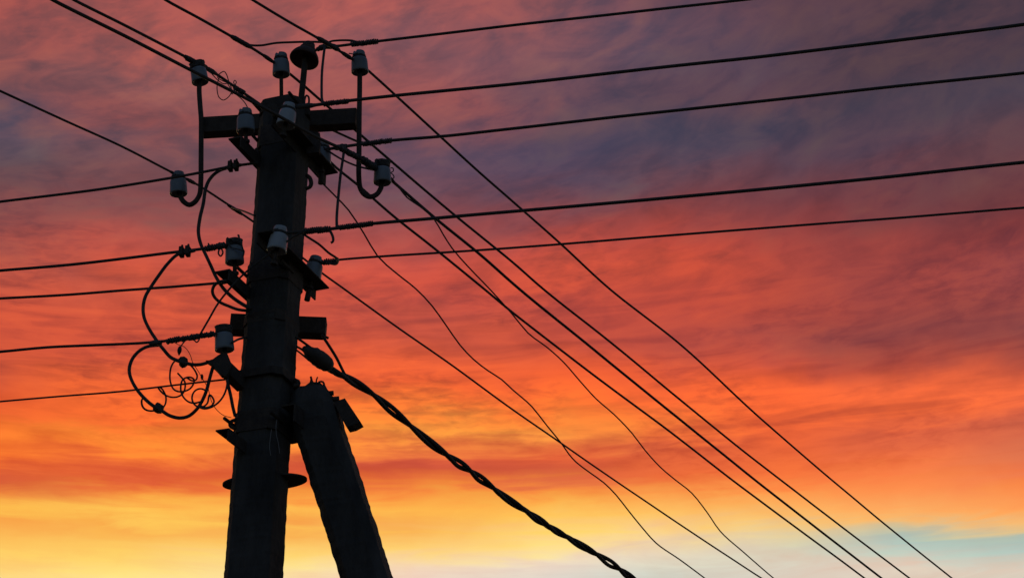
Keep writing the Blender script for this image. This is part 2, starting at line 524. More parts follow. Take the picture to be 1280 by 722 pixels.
# short arm lower down, its right end going away
bar_between('crossarm', at(288.5, 405.8, Y0 + 0.150), at(407.8, 410.6, Y0 + 0.165), 22.5, pole, M_STEEL, 0.07)
b_ = bmesh.new(); cyl(b_, at(404, 419.5, Y0 + 0.15), at(410.5, 422.5, Y0 + 0.15), 0.006, 8); build('bolt', b_, M_STEEL, pole, smooth=False)

# steel angle brackets either side, running away from the camera
def angle_bar(start, length, inner=1, w=0.062, hgt=0.055, t=0.006):
    """start: near outer corner of the flat flange; inner=+1 when the web is on the right"""
    bm = bmesh.new()
    o = 0.0 if inner < 0 else w
    s = 1 if inner < 0 else -1
    prof = [(0, 0), (w, 0), (w, -t), (t, -t), (t, -hgt), (0, -hgt)]
    pts = [start + DB * (o + s * x) + UP * z for x, z in prof]
    extrude_poly(bm, pts, DA * length)
    return build('bracket_bar', bm, M_STEEL, pole, smooth=False)
# upper pair
L1s = at(285.5, 173, Y0 - 0.20)
angle_bar(L1s, 0.50, 1)
R1e = at(422.5, 215, Y0 + 0.17)
angle_bar(R1e - DB * 0.062 - DA * 0.52, 0.52, -1)
# middle pair
L2s = at(269, 339, Y0 - 0.20)
angle_bar(L2s, 0.46, 1, 0.066, 0.05)
R2e = at(411.5, 359, Y0 + 0.16)
angle_bar(R2e - DB * 0.066 - DA * 0.54, 0.54, -1, 0.066, 0.05)
# lower pair, clasping the brace
L3s = at(269.5, 537, Y0 - 0.20)
angle_bar(L3s, 0.46, 1, 0.058, 0.05)
R3s = at(352, 506, Y0 - 0.12)
angle_bar(R3s, 0.40, 1, 0.06, 0.075)

# oval collar plate
c, hw = axis_at(594.5)
k = mpp(c)
bm = bmesh.new()
tilt = Matrix.Rotation(R(-4.5), 4, 'Y')
ring = []
for z in (-0.004, 0.004):
    for rr in (53 * k, 30 * k):
        ring.append([bm.verts.new(c + Vector((4.5 * k, 0.035, -0.012)) + tilt @ Vector((rr * math.cos(a), rr * 0.52 * math.sin(a), z))) for a in (2 * math.pi * q / 56 for q in range(56))])
for a, b in ((ring[0], ring[1]), (ring[1], ring[3]), (ring[3], ring[2]), (ring[2], ring[0])):
    for q in range(56): bm.faces.new((a[q], a[(q + 1) % 56], b[(q + 1) % 56], b[q]))
build('collar', bm, M_STEEL, pole, smooth=False)

# bits of strap iron on the pole top
def strap(pix, Y, w, t, name='strap', parent=None):
    pts = [at(a, b, Y) for a, b in pix]
    bm = bmesh.new()
    sweep(bm, smooth_path(pts, 0.01), w, 6)
    return build(name, bm, M_STEEL, parent or pole)
b_ = bmesh.new()
extrude_poly(b_, [at(a, b, Y0 - 0.02) for a, b in ((334.5, 142), (336, 125), (339, 127), (342, 130), (360, 129.5), (371, 129), (371.5, 124), (374, 124), (375, 131), (387, 132), (387, 143))], Vector((0, 0.05, 0)))
build('top_plate', b_, M_STEEL, pole, smooth=False)
b_ = bmesh.new()
extrude_poly(b_, [at(a, b, Y0 - 0.06) for a, b in ((383, 162), (399.8, 166), (400, 180), (399, 190), (383, 192))], Vector((0, 0.03, 0)))
build('bracket_plate', b_, M_STEEL, pole, smooth=False)
strap([(382, 236), (387, 234), (389, 230), (387, 222), (383, 219)], Y0 - 0.05, 0.009, 0, 'bolt')
strap([(320, 186), (322.5, 190), (322, 196)], Y0 - 0.05, 0.008, 0, 'bolt')
strap([(367, 475), (372, 476.5), (372.5, 481), (366, 483)], Y0 - 0.03, 0.010, 0, 'bolt')
strap([(296, 524), (290, 526), (287.5, 529), (289, 533), (296, 536)], Y0 - 0.05, 0.008, 0, 'bolt')

# ------------------------------------------------------------------ insulators
PROF = [(0.0, 0.016), (0.020, 0.016), (0.030, 0.004), (0.0355, 0.0), (0.0383, 0.002), (0.0385, 0.010), (0.0372, 0.030), (0.0362, 0.056),
        (0.0345, 0.066), (0.0300, 0.071), (0.0262, 0.073), (0.0252, 0.078), (0.0262, 0.083), (0.0272, 0.086), (0.0274, 0.098), (0.0255, 0.104), (0.020, 0.107), (0.0, 0.107)]
CAPP = [(0.0, 0.024), (0.030, 0.022), (0.054, 0.006), (0.062, 0.0), (0.067, 0.002), (0.067, 0.010), (0.062, 0.024), (0.051, 0.042), (0.041, 0.051),
        (0.0375, 0.054), (0.0385, 0.060), (0.0375, 0.070), (0.030, 0.074), (0.0265, 0.077), (0.0265, 0.084), (0.0275, 0.089), (0.0255, 0.099), (0.018, 0.104), (0.0, 0.105)]
def lathe(prof, M, seg=32, groove=True):
    bm = bmesh.new()
    rings = []
    for r, z in prof:
        if r == 0.0: rings.append([bm.verts.new(Vector((0, 0, z)))])
        else: rings.append([bm.verts.new(Vector((r * math.cos(2 * math.pi * q / seg), r * math.sin(2 * math.pi * q / seg), z))) for q in range(seg)])
    for a, b in zip(rings, rings[1:]):
        for q in range(seg):
            q2 = (q + 1) % seg
            if len(a) == 1: bm.faces.new((a[0], b[q2], b[q]))
            elif len(b) == 1: bm.faces.new((a[q], a[q2], b[0]))
            else: bm.faces.new((a[q], a[q2], b[q2], b[q]))
    if groove:
        for v in bm.verts:
            if v.co.z > prof[-1][1] - 0.012 and abs(v.co.x) < 0.0062: v.co.z -= 0.009
    bmesh.ops.transform(bm, matrix=M, verts=bm.verts)
    return bm
def place(bot, top, Y, h, toward):
    """frame whose base sits at pixel `bot`, axis leaning as bot->top in the picture and a little towards the viewer"""
    B = at(bot[0], bot[1], Y)
    T = at(top[0], top[1], Y)
    ax = (T - B).normalized()
    ax = (Matrix.Rotation(toward, 3, 'X') @ ax).normalized()
    q = ax.to_track_quat('Z', 'Y').to_matrix().to_4x4()
    return Matrix.Translation(B) @ q, B, ax
INS = {}
HEAVY = 'AEJK'
def insulator(key, bot, top, Y, label, prof=PROF, scale=1.0, pin=0.0, below=0.0, mat=None, toward=R(5), tie=True, groove=True, spin=0.0):
    h = prof[-1][1] * scale
    Mx, B, ax = place(bot, top, Y, h, toward)
    Mx = Mx @ Matrix.Rotation(spin, 4, 'Z') @ Matrix.Scale(scale, 4)
    o = build('insulator', lathe(prof, Mx, groove=groove), mat or M_CERAM, pole)
    if label: o['label'] = label
    if pin:
        b_ = bmesh.new()
        cyl(b_, B + ax * 0.02, B - ax * pin, 0.0085, 10)
        build('pin', b_, M_STEEL, o)
        b_ = bmesh.new()
        cyl(b_, B - ax * (pin - 0.012), B - ax * pin, 0.016, 6)
        build('nut', b_, M_STEEL, o, smooth=False)
        if below:
            b_ = bmesh.new(); cyl(b_, B - ax * (pin + 0.006), B - ax * (pin + below), 0.0125, 8)
            build('stud', b_, M_STEEL, o, smooth=False)
    neck = B + ax * 0.078 * scale
    if tie:
        b_ = bmesh.new()
        u = ax.orthogonal().normalized(); w = ax.cross(u)
        path = []
        for q in range(64):
            a = q / 63 * 2 * math.pi * 2.6
            r = 0.028 * scale * (1 + 0.05 * math.sin(q * 1.9))
            path.append(neck + ax * (q / 63 - 0.5) * 0.012 + (u * math.cos(a) + w * math.sin(a)) * r)
        sweep(b_, path, 0.0032, 5)
        build('tie_wire', b_, M_WIRE, o)
    if key in HEAVY:
        b_ = bmesh.new()
        u = ax.orthogonal().normalized(); w = ax.cross(u)
        path = []
        for q in range(150):
            f = q / 149
            a = f * 2 * math.pi * 6.5
            r = 0.0305 * (1 + 0.14 * noise.noise(Vector((q * 0.21, ord(key), 0))))
            path.append(neck + ax * (f * 0.030 - 0.004 + 0.004 * noise.noise(Vector((q * 0.3, 5, ord(key))))) + (u * math.cos(a) + w * math.sin(a)) * r)
        sweep(b_, path, 0.0036, 5)
        build('head_binding', b_, M_WIRE, o)
    INS[key] = (o, B, ax, neck)
    return o

YA, YC = YB + 0.06, YB - 0.06
insulator('A', (250.5, 103.5), (246, 75), YA, 'white insulator at the left end of the crossarm, its top wrapped in tangled tie wire')
insulator('B', (351.5, 94), (351.5, 65), Y0, 'white pin insulator standing left of the wide dark bell insulator', pin=0.145)
insulator('C', (450, 91), (448.6, 62), YC, 'white insulator atop the tall rod at the right end of the crossarm')
insulator('D', (223.3, 243), (222.8, 214), YA - 0.03, 'white insulator on the hooked rod end left of the pole')
insulator('E', (478, 229), (478, 201), YC - 0.03, 'white insulator on the hooked rod end right of the pole, with loose wire ends')
insulator('G', (356.5, 157.5), (362.5, 128.5), Y0 - 0.30, 'pale leaning insulator in front of the pole top', pin=0.05, toward=R(0), mat=M_SKYLIT_CERAM)
insulator('H', (345.5, 314), (351.3, 283.5), Y0 - 0.30, 'pale leaning insulator in front of the pole shaft', pin=0.06, toward=R(0), scale=1.03, mat=M_SKYLIT_CERAM)
insulator('I', (389.5, 349), (396, 319.5), Y0 + 0.09, 'leaning insulator on the right lower bracket', pin=0.045, below=0.055, toward=R(0))
insulator('J', (293.3, 329), (293, 300), Y0 - 0.17, 'white insulator on the left lower bracket with wire sticking up', pin=0.05)
insulator('K', (280.8, 438), (279.6, 408.5), Y0 - 0.17, 'lowest white insulator, on the slanting arm left of the pole', pin=0.06)
insulator('M', (307.3, 165), (307, 136), Y0 - 0.18, 'white insulator on the left upper bracket in front of the crossarm', pin=0.05)
insulator('N', (402.5, 205), (404.5, 177.5), Y0 + 0.10, 'half hidden insulator on the right upper bracket', pin=0.04, below=0.055)
insulator('F', (379.8, 75.5), (387.5, 50), Y0 + 0.02, 'wide dark bell shaped insulator on top of the pole', prof=CAPP, mat=M_BROWN, toward=R(-9), groove=False, scale=0.98)
o, B, ax, neck = INS['F']
b_ = bmesh.new(); sweep(b_, smooth_path([B + ax * 0.03, at(379.5, 95, Y0 + 0.01), at(376, 131, Y0), at(375.5, 150, Y0)]), 0.0135, 10); build('pin', b_, M_STEEL, o)

# bent hook rods bolted to both ends of the crossarm
def rod(pix, Y, r=0.0112):
    pts = [at(a, b, Y if not isinstance(c, float) else c) for a, b, c in [(q + (None,))[:3] for q in pix]]
    return build('hook_rod', tube(smooth_path(pts, 0.008), r, 10), M_STEEL, pole)
rod([(249.8, 100, YA), (249, 112, YA), (250, 130, YA - .01), (251.5, 150, YA - 0.05), (251.5, 165, YA - 0.05), (251.3, 200, YA - .05), (251, 228, YA - .04), (249.5, 243, YA - .03), (243, 253, YA - .03), (236.5, 256, YA - .03), (229.5, 252, YA - .03), (225.3, 245, YA - .03), (224, 238, YA - .03)], YA)
rod([(449.7, 88, YC), (449.6, 110, YC), (449, 150, YC - .05), (448.8, 190, YC - .05), (448.6, 222, YC - .04), (450.3, 235, YC - .03), (456, 243.5, YC - .03), (463.5, 246, YC - .03), (471, 242.8, YC - .03), (476, 235, YC - .03), (477.6, 226, YC - .03)], YC)

# slanting arm for the lowest insulator
YK = Y0 - 0.17
b_ = bmesh.new()
pa, pb = at(304, 482, Y0 - 0.05), at(271, 450, YK)
d, yv, zv = basis(pb - pa)
box(b_, (pa + pb) / 2, d, yv, zv, (pb - pa).length / 2, 0.022, 0.026, 0.004)
arm = build('slanting_arm', b_, M_STEEL, pole, smooth=False)
b_ = bmesh.new()
extrude_poly(b_, [at(a, b, YK - 0.02) for a, b in ((257, 450), (264, 450), (272, 444), (277, 441), (284, 441), (290, 456), (283, 470), (276, 468), (266, 456))], Vector((0, 0.03, 0)))
build('bracket_plate', b_, M_STEEL, arm, smooth=False)

# ------------------------------------------------------------------ the brace pole
brace_top, brace_bot = at(397, 505, Y0 + 0.02), at(458.5, 722, Y0 + 0.02)
sl = brace_bot - brace_top
g0 = brace_top + sl * (-brace_top.z / sl.z)
brace = thing('brace_pole', (g0.x, g0.y, 0), 'leaning concrete brace pole propped against the right side of the utility pole', 'brace pole')
secs = []
LR = [(484.5, 378, 409), (490, 369, 413), (497, 364.5, 418), (510, 363, 425), (530, 366, 430.3), (548, 370.2, 435.5), (600, 386.8, 453), (660, 405.6, 472.5), (722, 425.2, 492.2)]
lo = at(458.7, 722, Y0 + 0.02)
for k in range(16):
    f = k / 16
    c = g0.lerp(lo, f)
    secs.append(oct_section(c, 33.5 * mpp(lo) * (1.04 - 0.04 * f), rot=R(12)))
yy = 722.0
while yy >= 484.5:
    for a, b in zip(LR, LR[1:]):
        if a[0] <= yy <= b[0]:
            f = (yy - a[0]) / (b[0] - a[0]); l = a[1] + (b[1] - a[1]) * f; r = a[2] + (b[2] - a[2]) * f
    c = at((l + r) / 2, yy, Y0 + 0.02)
    secs.append(oct_section(c, (r - l) / 2 * mpp(c), rot=R(12), deep=1.0))
    yy -= 3.9
bm = loft(bmesh.new(), secs)
for v in bm.verts:
    q = v.co
    f = (q.z - brace_top.z)
    a = noise.noise(q * 24.0) * 0.0035 + noise.noise(q * 85.0) * 0.0032
    if f > 0: a *= 1.4
    v.co = q + Vector((a, a * 0.5, a if f > 0 else 0))
build('shaft', bm, M_CONC, brace, smooth=False)
YS = Y0 - 0.02
b_ = bmesh.new()
extrude_poly(b_, [at(a, b, YS + 0.05) for a, b in ((358, 497), (366, 488.5), (381, 482), (387, 477.5), (388.5, 471), (392, 477), (400, 477.5), (406, 483), (411, 488), (413, 493), (418, 496), (421, 503), (425, 515), (427, 530), (400, 540), (373, 547), (363, 549), (357, 545))], Vector((0, 0.05, 0)))
build('clamp_plate', b_, M_STEEL, brace, smooth=False)
b_ = bmesh.new()
extrude_poly(b_, [at(a, b, YS - 0.03) for a, b in ((417, 502), (431, 497.3), (450.2, 526), (441, 531), (432.8, 533), (425, 519))], Vector((0.01, 0.06, 0)))
build('bearing_plate', b_, M_STEEL, brace, smooth=False)
for pix, w in (([(391, 486), (389.5, 475), (388.5, 470.5)], 0.0045), ([(396, 484), (395.5, 475), (397, 471)], 0.003), ([(397, 483), (399, 477), (403.5, 477), (405.5, 483), (405, 490)], 0.0045)):
    build('tie_wire', tube(smooth_path([at(a, b, YS) for a, b in pix], 0.006), w, 6), M_STEEL, brace)
for (a, b) in ((412, 492), (419, 499)):
    b_ = bmesh.new(); p = at(a, b, YS); cyl(b_, p - Vector((0.03, 0, 0)), p + Vector((0.016, 0, 0.004)), 0.011, 6)
    build('bolt', b_, M_STEEL, brace, smooth=False)

# ------------------------------------------------------------------ lines
AZ_A, AZ_B = R(33), R(101)
def line_path(pix, P0, az, ext0=0.0, ext1=0.0, step=0.05, wob=0.0018):
    pts = [onp(a, b, P0, az) for a, b in pix]
    path = smooth_path(pts, step)
    sd_ = random.random() * 90
    for i, p in enumerate(path):
        path[i] = p + Vector((0, 0, 1)) * wob * noise.noise(Vector((i * step * 2.2, sd_, 0)))
    if ext0:
        d = (path[0] - path[6]).normalized(); path = [path[0] + d * ext0 * (q / 10) for q in range(10, 0, -1)] + path
    if ext1:
        d = (path[-1] - path[-7]).normalized(); path = path + [path[-1] + d * ext1 * (q / 10) for q in range(1, 11)]
    return path
def power_line(pix, P0, az, r_px, label, group, ext0=0.0, ext1=0.0, name='power_line', wob=0.0018, mat=None):
    path = line_path(pix, P0, az, ext0, ext1, wob=wob)
    r = r_px * 0.5 * mpp(P0)
    zs = [p.z for p in path]
    print(name, label[:40], 'z %.2f..%.2f' % (zs[0], zs[-1]), 'y %.2f..%.2f' % (path[0].y, path[-1].y), 'minz %.2f' % min(zs))
    o = build(name, tube(path, r, 8), mat or M_CABLE)
    tag(o, label, 'power line' if name == 'power_line' else 'wire', group)
    return o, r
GA = 'power lines crossing from the upper left to the lower right'
GR = 'power lines leaving to the right'
GL = 'power lines leaving to the left'
nk = lambda key: INS[key][3]

# crossing lines
PE, PA_, PB_, PC_, PD = nk('E'), nk('A') , nk('B'), nk('C'), nk('D')
PEf, PAf, PBf, PCf, PDf = [p - Vector((0.03, 0.03, 0)) for p in (PE, PA_, PB_, PC_, PD)]
w1, r1 = power_line([(58, -5), (66, 0), (160, 47), (240, 88.5), (305, 122), (350, 146), (400, 173.5), (436, 190), (458, 204), (474, 212), (490, 226), (542, 271), (600, 318), (649, 361), (745, 439), (840, 516), (970, 620), (1102, 722), (1115, 732)], PEf, AZ_A, 3.9,
    'line sweeping past the pole front, tied to the right hooked rod insulator', GA, 3, 4)
w2, r2 = power_line([(84, -5), (92, 0), (160, 34), (231, 71), (262, 87.5), (307, 118), (340, 141), (380, 170), (420, 209.5), (447, 231), (492, 270), (540, 308), (605, 361), (640, 390), (735, 463), (840, 541), (920, 603), (1081, 722), (1094, 732)], PAf, AZ_A, 3.7,
    'line tied at the left crossarm end, passing behind the pole top', GA, 3, 4)
w3, r3 = power_line([(200, -5), (207, 0), (250, 23.5), (290, 46), (318, 62), (342, 78), (364, 94), (400, 125), (440, 159.5), (487, 200), (560, 262), (640, 327), (679, 361), (760, 425), (840, 491), (920, 556), (1030, 641), (1137, 722), (1150, 732)], PBf, AZ_A, 3.5,
    'line tied to the white insulator left of the dark bell', GA, 3, 4)
w4, r4 = power_line([(308, -5), (316, 0), (360, 26.5), (398, 48), (432, 68.5), (455, 84), (470, 97), (540, 161), (600, 216), (640, 251), (700, 304), (762, 361), (850, 430), (950, 522), (1050, 608), (1125, 670), (1190, 722), (1204, 733)], PCf, AZ_A, 3.3,
    'topmost crossing line, tied to the insulator on the tall right rod', GA, 3, 4)
w5, r5 = power_line([(-10, 109), (0, 114), (70, 146), (150, 182), (214, 215), (233, 223.5), (247, 231), (290, 259), (318, 278), (350, 300.5), (378, 322), (402, 341), (430, 361), (500, 411), (570, 460), (640, 511), (702, 554), (760, 594), (850, 655), (952, 722), (968, 732)], PDf, AZ_A, 2.9,
    'line tied to the left hooked rod insulator and running behind the shaft', GA, 3, 4)
# sleeves and wraps along the crossing lines
def part_on(P0, az, pix, fn, *a, **k):
    return fn([onp(x, y, P0, az) for x, y in pix], *a, **k)
part_on(PAf, AZ_A, [(233, 72.5), (258, 85)], wrap, r2, 0.004, w2)
part_on(PAf, AZ_A, [(257, 84.5), (270, 92.5)], sleeve, r2 * 1.7, w2)
part_on(PAf, AZ_A, [(293, 109), (305, 116.5)], wrap, r2 * 0.8, 0.0045, w2, jitter=0.6)
part_on(PBf, AZ_A, [(289, 45.5), (314, 59.5)], sleeve, r3 * 1.8, w3)
part_on(PBf, AZ_A, [(329, 69), (342, 78)], sleeve, r3 * 1.5, w3)
part_on(PCf, AZ_A, [(397, 47.5), (424, 63)], sleeve, r4 * 1.9, w4)
part_on(PCf, AZ_A, [(427, 65.5), (440, 74)], sleeve, r4 * 1.6, w4)
part_on(PEf, AZ_A, [(426, 185.5), (450, 198)], wrap, r1, 0.0042, w1, jitter=0.5)
part_on(PEf, AZ_A, [(452, 200), (470, 210.5)], wrap, r1 * 1.2, 0.0055, w1, jitter=0.7)
part_on(PDf, AZ_A, [(233, 223.5), (244, 229.5)], sleeve, r5 * 1.7, w5)
part_on(PDf, AZ_A, [(285, 256), (303, 268)], sleeve, r5 * 1.7, w5)
part_on(PDf, AZ_A, [(212, 214), (218, 217)], sleeve, r5 * 1.5, w5)

# lines to the right
PR1 = nk('F') + Vector((0.03, -0.02, 0)); PR2 = nk('G') + Vector((0.03, 0, 0)); PR3 = nk('N') + Vector((0.02, -0.03, 0)); PR4 = nk('H') + Vector((0.03, 0, 0)); PR5 = nk('I') + Vector((0.03, -0.02, 0))
q1, s1 = power_line([(392, 65), (400, 60), (412, 58.5), (425, 57.5), (440, 55.5), (470, 52), (555, 42), (640, 32), (790, 15.5), (930, 0), (990, -7)], PR1, AZ_B, 3.6, 'topmost line to the right, leaving the dark bell insulator', GR, 0, 5)
q2, s2 = power_line([(366, 134), (385, 132.5), (405, 130), (437, 126), (500, 119), (640, 105.3), (800, 87.5), (960, 70), (1120, 51), (1248, 35), (1280, 30.5), (1300, 28)], PR2, AZ_B, 4.3, 'second line down to the right, from the pale leaning top insulator', GR, 0, 5)
q3, s3 = power_line([(405, 187), (420, 185), (435, 182.5), (453, 180), (490, 175.5), (560, 170), (640, 161), (800, 143), (930, 129), (1060, 114.5), (1280, 91.5), (1300, 89.5)], PR3, AZ_B, 4.0, 'third line down to the right, from the half hidden upper bracket insulator', GR, 0, 5)
q4, s4 = power_line([(352, 291), (366, 290.5), (382, 289), (412, 286), (440, 282.5), (467, 279), (540, 273), (640, 264.5), (800, 250.5), (960, 236), (1120, 220), (1280, 203), (1300, 201)], PR4, AZ_B, 4.4, 'fourth line down to the right, from the pale insulator on the shaft', GR, 0, 5)
q5, s5 = power_line([(400, 328.5), (410, 326.5), (423, 324.5), (480, 320), (560, 315), (640, 309.8), (800, 297), (960, 284.5), (1120, 272.5), (1280, 259.5), (1300, 258)], PR5, AZ_B, 3.0, 'lowest and thinnest line to the right, from the right lower bracket', GR, 0, 5)
part_on(PR1, AZ_B, [(396, 62.5), (404, 59), (420, 57.8)], sleeve, s1 * 2.0, q1, lump=0.3)
part_on(PR1, AZ_B, [(439, 55.6), (472, 51.8)], wrap, s1 * 1.1, 0.0038, q1, jitter=0.4)
part_on(PR2, AZ_B, [(370, 133.8), (394, 131.5)], sleeve, s2 * 1.6, q2, lump=0.3)
part_on(PR2, AZ_B, [(404, 130.2), (436, 126.3)], wrap, s2 * 0.8, 0.0036, q2, jitter=0.35)
part_on(PR3, AZ_B, [(418, 185.2), (434, 182.6)], sleeve, s3 * 1.9, q3, lump=0.3)
part_on(PR3, AZ_B, [(453, 180), (489, 175.6)], wrap, s3 * 0.9, 0.0038, q3, jitter=0.35)
part_on(PR4, AZ_B, [(380, 289.2), (412, 286)], wrap, s4 * 1.05, 0.0042, q4, jitter=0.3)
part_on(PR4, AZ_B, [(424, 284.4), (466, 279.2)], wrap, s4 * 0.85, 0.0036, q4, jitter=0.35)
part_on(PR5, AZ_B, [(403, 328), (422, 324.8)], wrap, s5 * 1.2, 0.0045, q5, jitter=0.6)
build('wire_tail', tube(smooth_path([onp(a, b, PR4, AZ_B) for a, b in ((411, 286.5), (414, 291), (416.5, 298), (416, 302), (413.5, 303.5))], 0.005), 0.0055, 6), M_CABLE, q4)
build('wire_tail', tube(smooth_path([onp(a, b, PR1, AZ_B) for a, b in ((409, 57), (412, 52.5), (420, 51), (440, 51), (446, 53))], 0.01), 0.0050, 6), M_CABLE, q1)

# lines to the left
PL1 = at(322, 204, Y0 - 0.10); PL2 = nk('J') - Vector((0.02, 0.03, 0)); PL3 = at(286, 353, Y0 - 0.12); PL4 = nk('K') - Vector((0.02, 0.03, 0)); PL5 = at(282, 474, Y0 - 0.12)
l1, t1 = power_line([(-20, 254.5), (0, 252), (110, 238.5), (222, 221), (262, 213.5), (290, 208), (322, 203.5)], PL1, AZ_B, 3.6, 'uppermost line to the left, passing behind the hooked rod insulator', GL, 4, 0)
l2, t2 = power_line([(-20, 340), (0, 338), (90, 330.5), (160, 322.5), (212, 316), (250, 311.5), (284, 306)], PL2, AZ_B, 3.9, 'line to the left with a two bolt clamp, from the left lower bracket insulator', GL, 4, 0)
l3, t3 = power_line([(-20, 374), (0, 373), (75, 369), (150, 363), (220, 358), (285, 352.5)], PL3, AZ_B, 3.5, 'plain line to the left, third down, meeting the left lower bracket', GL, 4, 0)
l4, t4 = power_line([(-20, 440.5), (0, 439.5), (60, 434), (120, 431), (190, 427.5), (230, 423), (271, 416.5)], PL4, AZ_B, 3.7, 'line to the left wrapped in binding wire, from the lowest insulator', GL, 4, 0)
l5, t5 = power_line([(-20, 503.5), (0, 501.5), (75, 495), (150, 489), (215, 481.5), (282, 474)], PL5, AZ_B, 2.5, 'lowest and thinnest line to the left, below the wire coils', GL, 4, 0)
def pg_clamp(P0, az, pix, parent, h=0.021):
    """two bolted lumps side by side"""
    for (a, b) in pix:
        p = onp(a, b, P0, az)
        d = Vector((math.sin(az), math.cos(az), 0)); X, Yv, Z = basis(d)
        b_ = bmesh.new()
        box(b_, p, X, Yv, Z, 0.0088, 0.016, h, 0.004)
        o = build('clamp', b_, M_STEEL, parent)
        b_ = bmesh.new(); cyl(b_, p + UP * h * 0.9, p + UP * (h + 0.012), 0.007, 6, 0.004)
        build('bolt', b_, M_STEEL, o, smooth=False)
pg_clamp(PL1, AZ_B, [(288.0, 208), (295.2, 207)], l1)
part_on(PL1, AZ_B, [(281, 209.8), (302, 206)], sleeve, t1 * 1.5, l1)
pg_clamp(PL2, AZ_B, [(227.0, 315), (234.8, 314)], l2)
part_on(PL2, AZ_B, [(221, 316), (244, 313)], sleeve, t2 * 1.4, l2)
part_on(PL2, AZ_B, [(257, 311), (282, 306)], wrap, t2 * 1.0, 0.0046, l2, jitter=0.6)
part_on(PL2, AZ_B, [(270, 308), (281, 306)], sleeve, t2 * 2.2, l2, lump=0.4)
part_on(PL3, AZ_B, [(271, 354), (286, 352)], sleeve, t3 * 1.5, l3)
part_on(PL4, AZ_B, [(187, 429), (202, 427.5)], sleeve, t4 * 2.1, l4, 'connector', lump=0.05)
part_on(PL4, AZ_B, [(208, 426.5), (232, 422.5), (268, 417)], wrap, t4 * 0.9, 0.0042, l4, jitter=0.7)
part_on(PL4, AZ_B, [(253, 420), (269, 417)], sleeve, t4 * 1.6, l4, lump=0.3)
for pix in ([(218, 426), (216, 424.5), (214.5, 426)], [(238, 421), (239, 418), (241, 419.5)], [(243, 422), (245, 417.5), (249, 418), (249, 424), (246, 427.5), (243, 425)]):
    build('wire_end', tube(smooth_path([onp(a, b, PL4, AZ_B) for a, b in pix], 0.004), 0.003, 5), M_WIRE, l4)
for pix in ([(261, 309), (260.5, 304)], [(281, 305), (279.5, 303), (277, 305)], [(274, 311), (273, 317), (276, 320), (278.5, 316), (277, 311)]):
    build('wire_end', tube(smooth_path([onp(a, b, PL2, AZ_B) for a, b in pix], 0.004), 0.0036, 5), M_WIRE, l2)

# thin sagging wires to the lower right
PT1 = PE + Vector((0.02, -0.01, 0)); PT2 = at(402, 229, Y0 + 0.13)
GT = 'thin wavy wires drooping to the lower right'
power_line([(489, 222), (500, 236), (509, 247), (525, 258), (542, 273), (554, 293), (565, 310), (585, 333), (612, 361), (640, 392), (660, 416), (684, 434), (705, 453), (725, 476), (745, 498), (768, 518), (790, 541), (806, 562), (825, 583), (845, 600), (865, 616), (884, 640), (900, 663), (930, 690), (967, 722), (980, 732)], PT1, AZ_A, 2.0,
    'thin kinked wire drooping from the right hooked rod insulator', GT, 0, 2, 'drop_wire', 0.0)
power_line([(400, 226), (405, 231), (420, 246), (436, 263), (455, 292), (472, 320), (495, 341), (520, 361), (540, 382), (558, 407), (575, 431), (592, 449), (610, 463), (627, 474), (641, 487), (653, 497), (665, 508), (684, 532), (702, 554), (711, 567), (720, 577), (737, 590), (755, 603), (770, 618), (785, 637), (802, 658), (820, 678), (850, 699), (881, 722), (894, 732)], PT2, AZ_A, 2.1,
    'thin kinked wire drooping from under the right upper bracket', GT, 0, 2, 'drop_wire', 0.0)

# twisted service cable with its wedge clamp
PK = at(378, 432, Y0 - 0.03)
AZ_K = R(33)
kp = line_path([(378, 431), (395, 445), (413, 461), (432, 471), (465, 492), (500, 521), (545, 558.5), (600, 597.5), (640, 627), (700, 666), (745, 692), (790, 722), (806, 733)], PK, AZ_K, 0, 2.0, 0.02, 0.0)
tw = thing('twisted_cable', kp[0], 'thick twisted service cable with wedge clamp running from the pole to the lower right', 'cable')
sub = kp[5:]
tot = sum((b - a).length for a, b in zip(sub, sub[1:]))
print('cable length', tot, 'z end', kp[-1].z)
T, U = frames(sub)
S = [0.0]
for a, b in zip(sub, sub[1:]): S.append(S[-1] + (b - a).length)
for ph in (0.0, math.pi):
    path = []
    for i, p in enumerate(sub):
        a = ph + 2 * math.pi * (S[i] / 0.46) + 2.6 * noise.noise(Vector((S[i] * 1.7, 3, 0)))
        r = 0.0098 * (1 + 0.55 * noise.noise(Vector((S[i] * 2.4, 9, 0)))) * min(1, 0.35 + S[i] * 4)
        w = T[i].cross(U[i])
        path.append(p + (U[i] * math.cos(a) + w * math.sin(a)) * r)
    build('cable_strand', tube(path, 0.0098, 10), M_CABLE, tw)
path = []
for i, p in enumerate(sub):
    a = 1.3 + 2 * math.pi * (S[i] / 0.40) + 2.0 * noise.noise(Vector((S[i] * 1.3, 13, 0)))
    r = 0.0095 * (1 + 0.4 * noise.noise(Vector((S[i] * 2.0, 19, 0))))
    w = T[i].cross(U[i])
    path.append(p + (U[i] * math.cos(a) + w * math.sin(a)) * r)
build('cable_strand', tube(path, 0.0062, 8), M_CABLE, tw)
ca, cb = onp(379.5, 433, PK, AZ_K), onp(413.5, 460, PK, AZ_K)
pp = [ca.lerp(cb, q / 14) for q in range(15)]
prof_px = [3.0, 5.0, 7.0, 8.6, 9.8, 10.6, 11.1, 11.3, 11.4, 11.5, 11.5, 11.3, 10.8, 9.2, 4.0]
kk = mpp(ca)
b_ = tube(pp, lambda i: prof_px[i] * kk * 0.93 * (1 + 0.12 * noise.noise(Vector((i * 0.7, 0, 0)))), 14)
mid = (ca + cb) / 2
for v in b_.verts:
    v.co.y = mid.y + (v.co.y - mid.y) * 0.85
    v.co += Vector((1, 0, 1)) * 0.004 * noise.noise(v.co * 45.0)
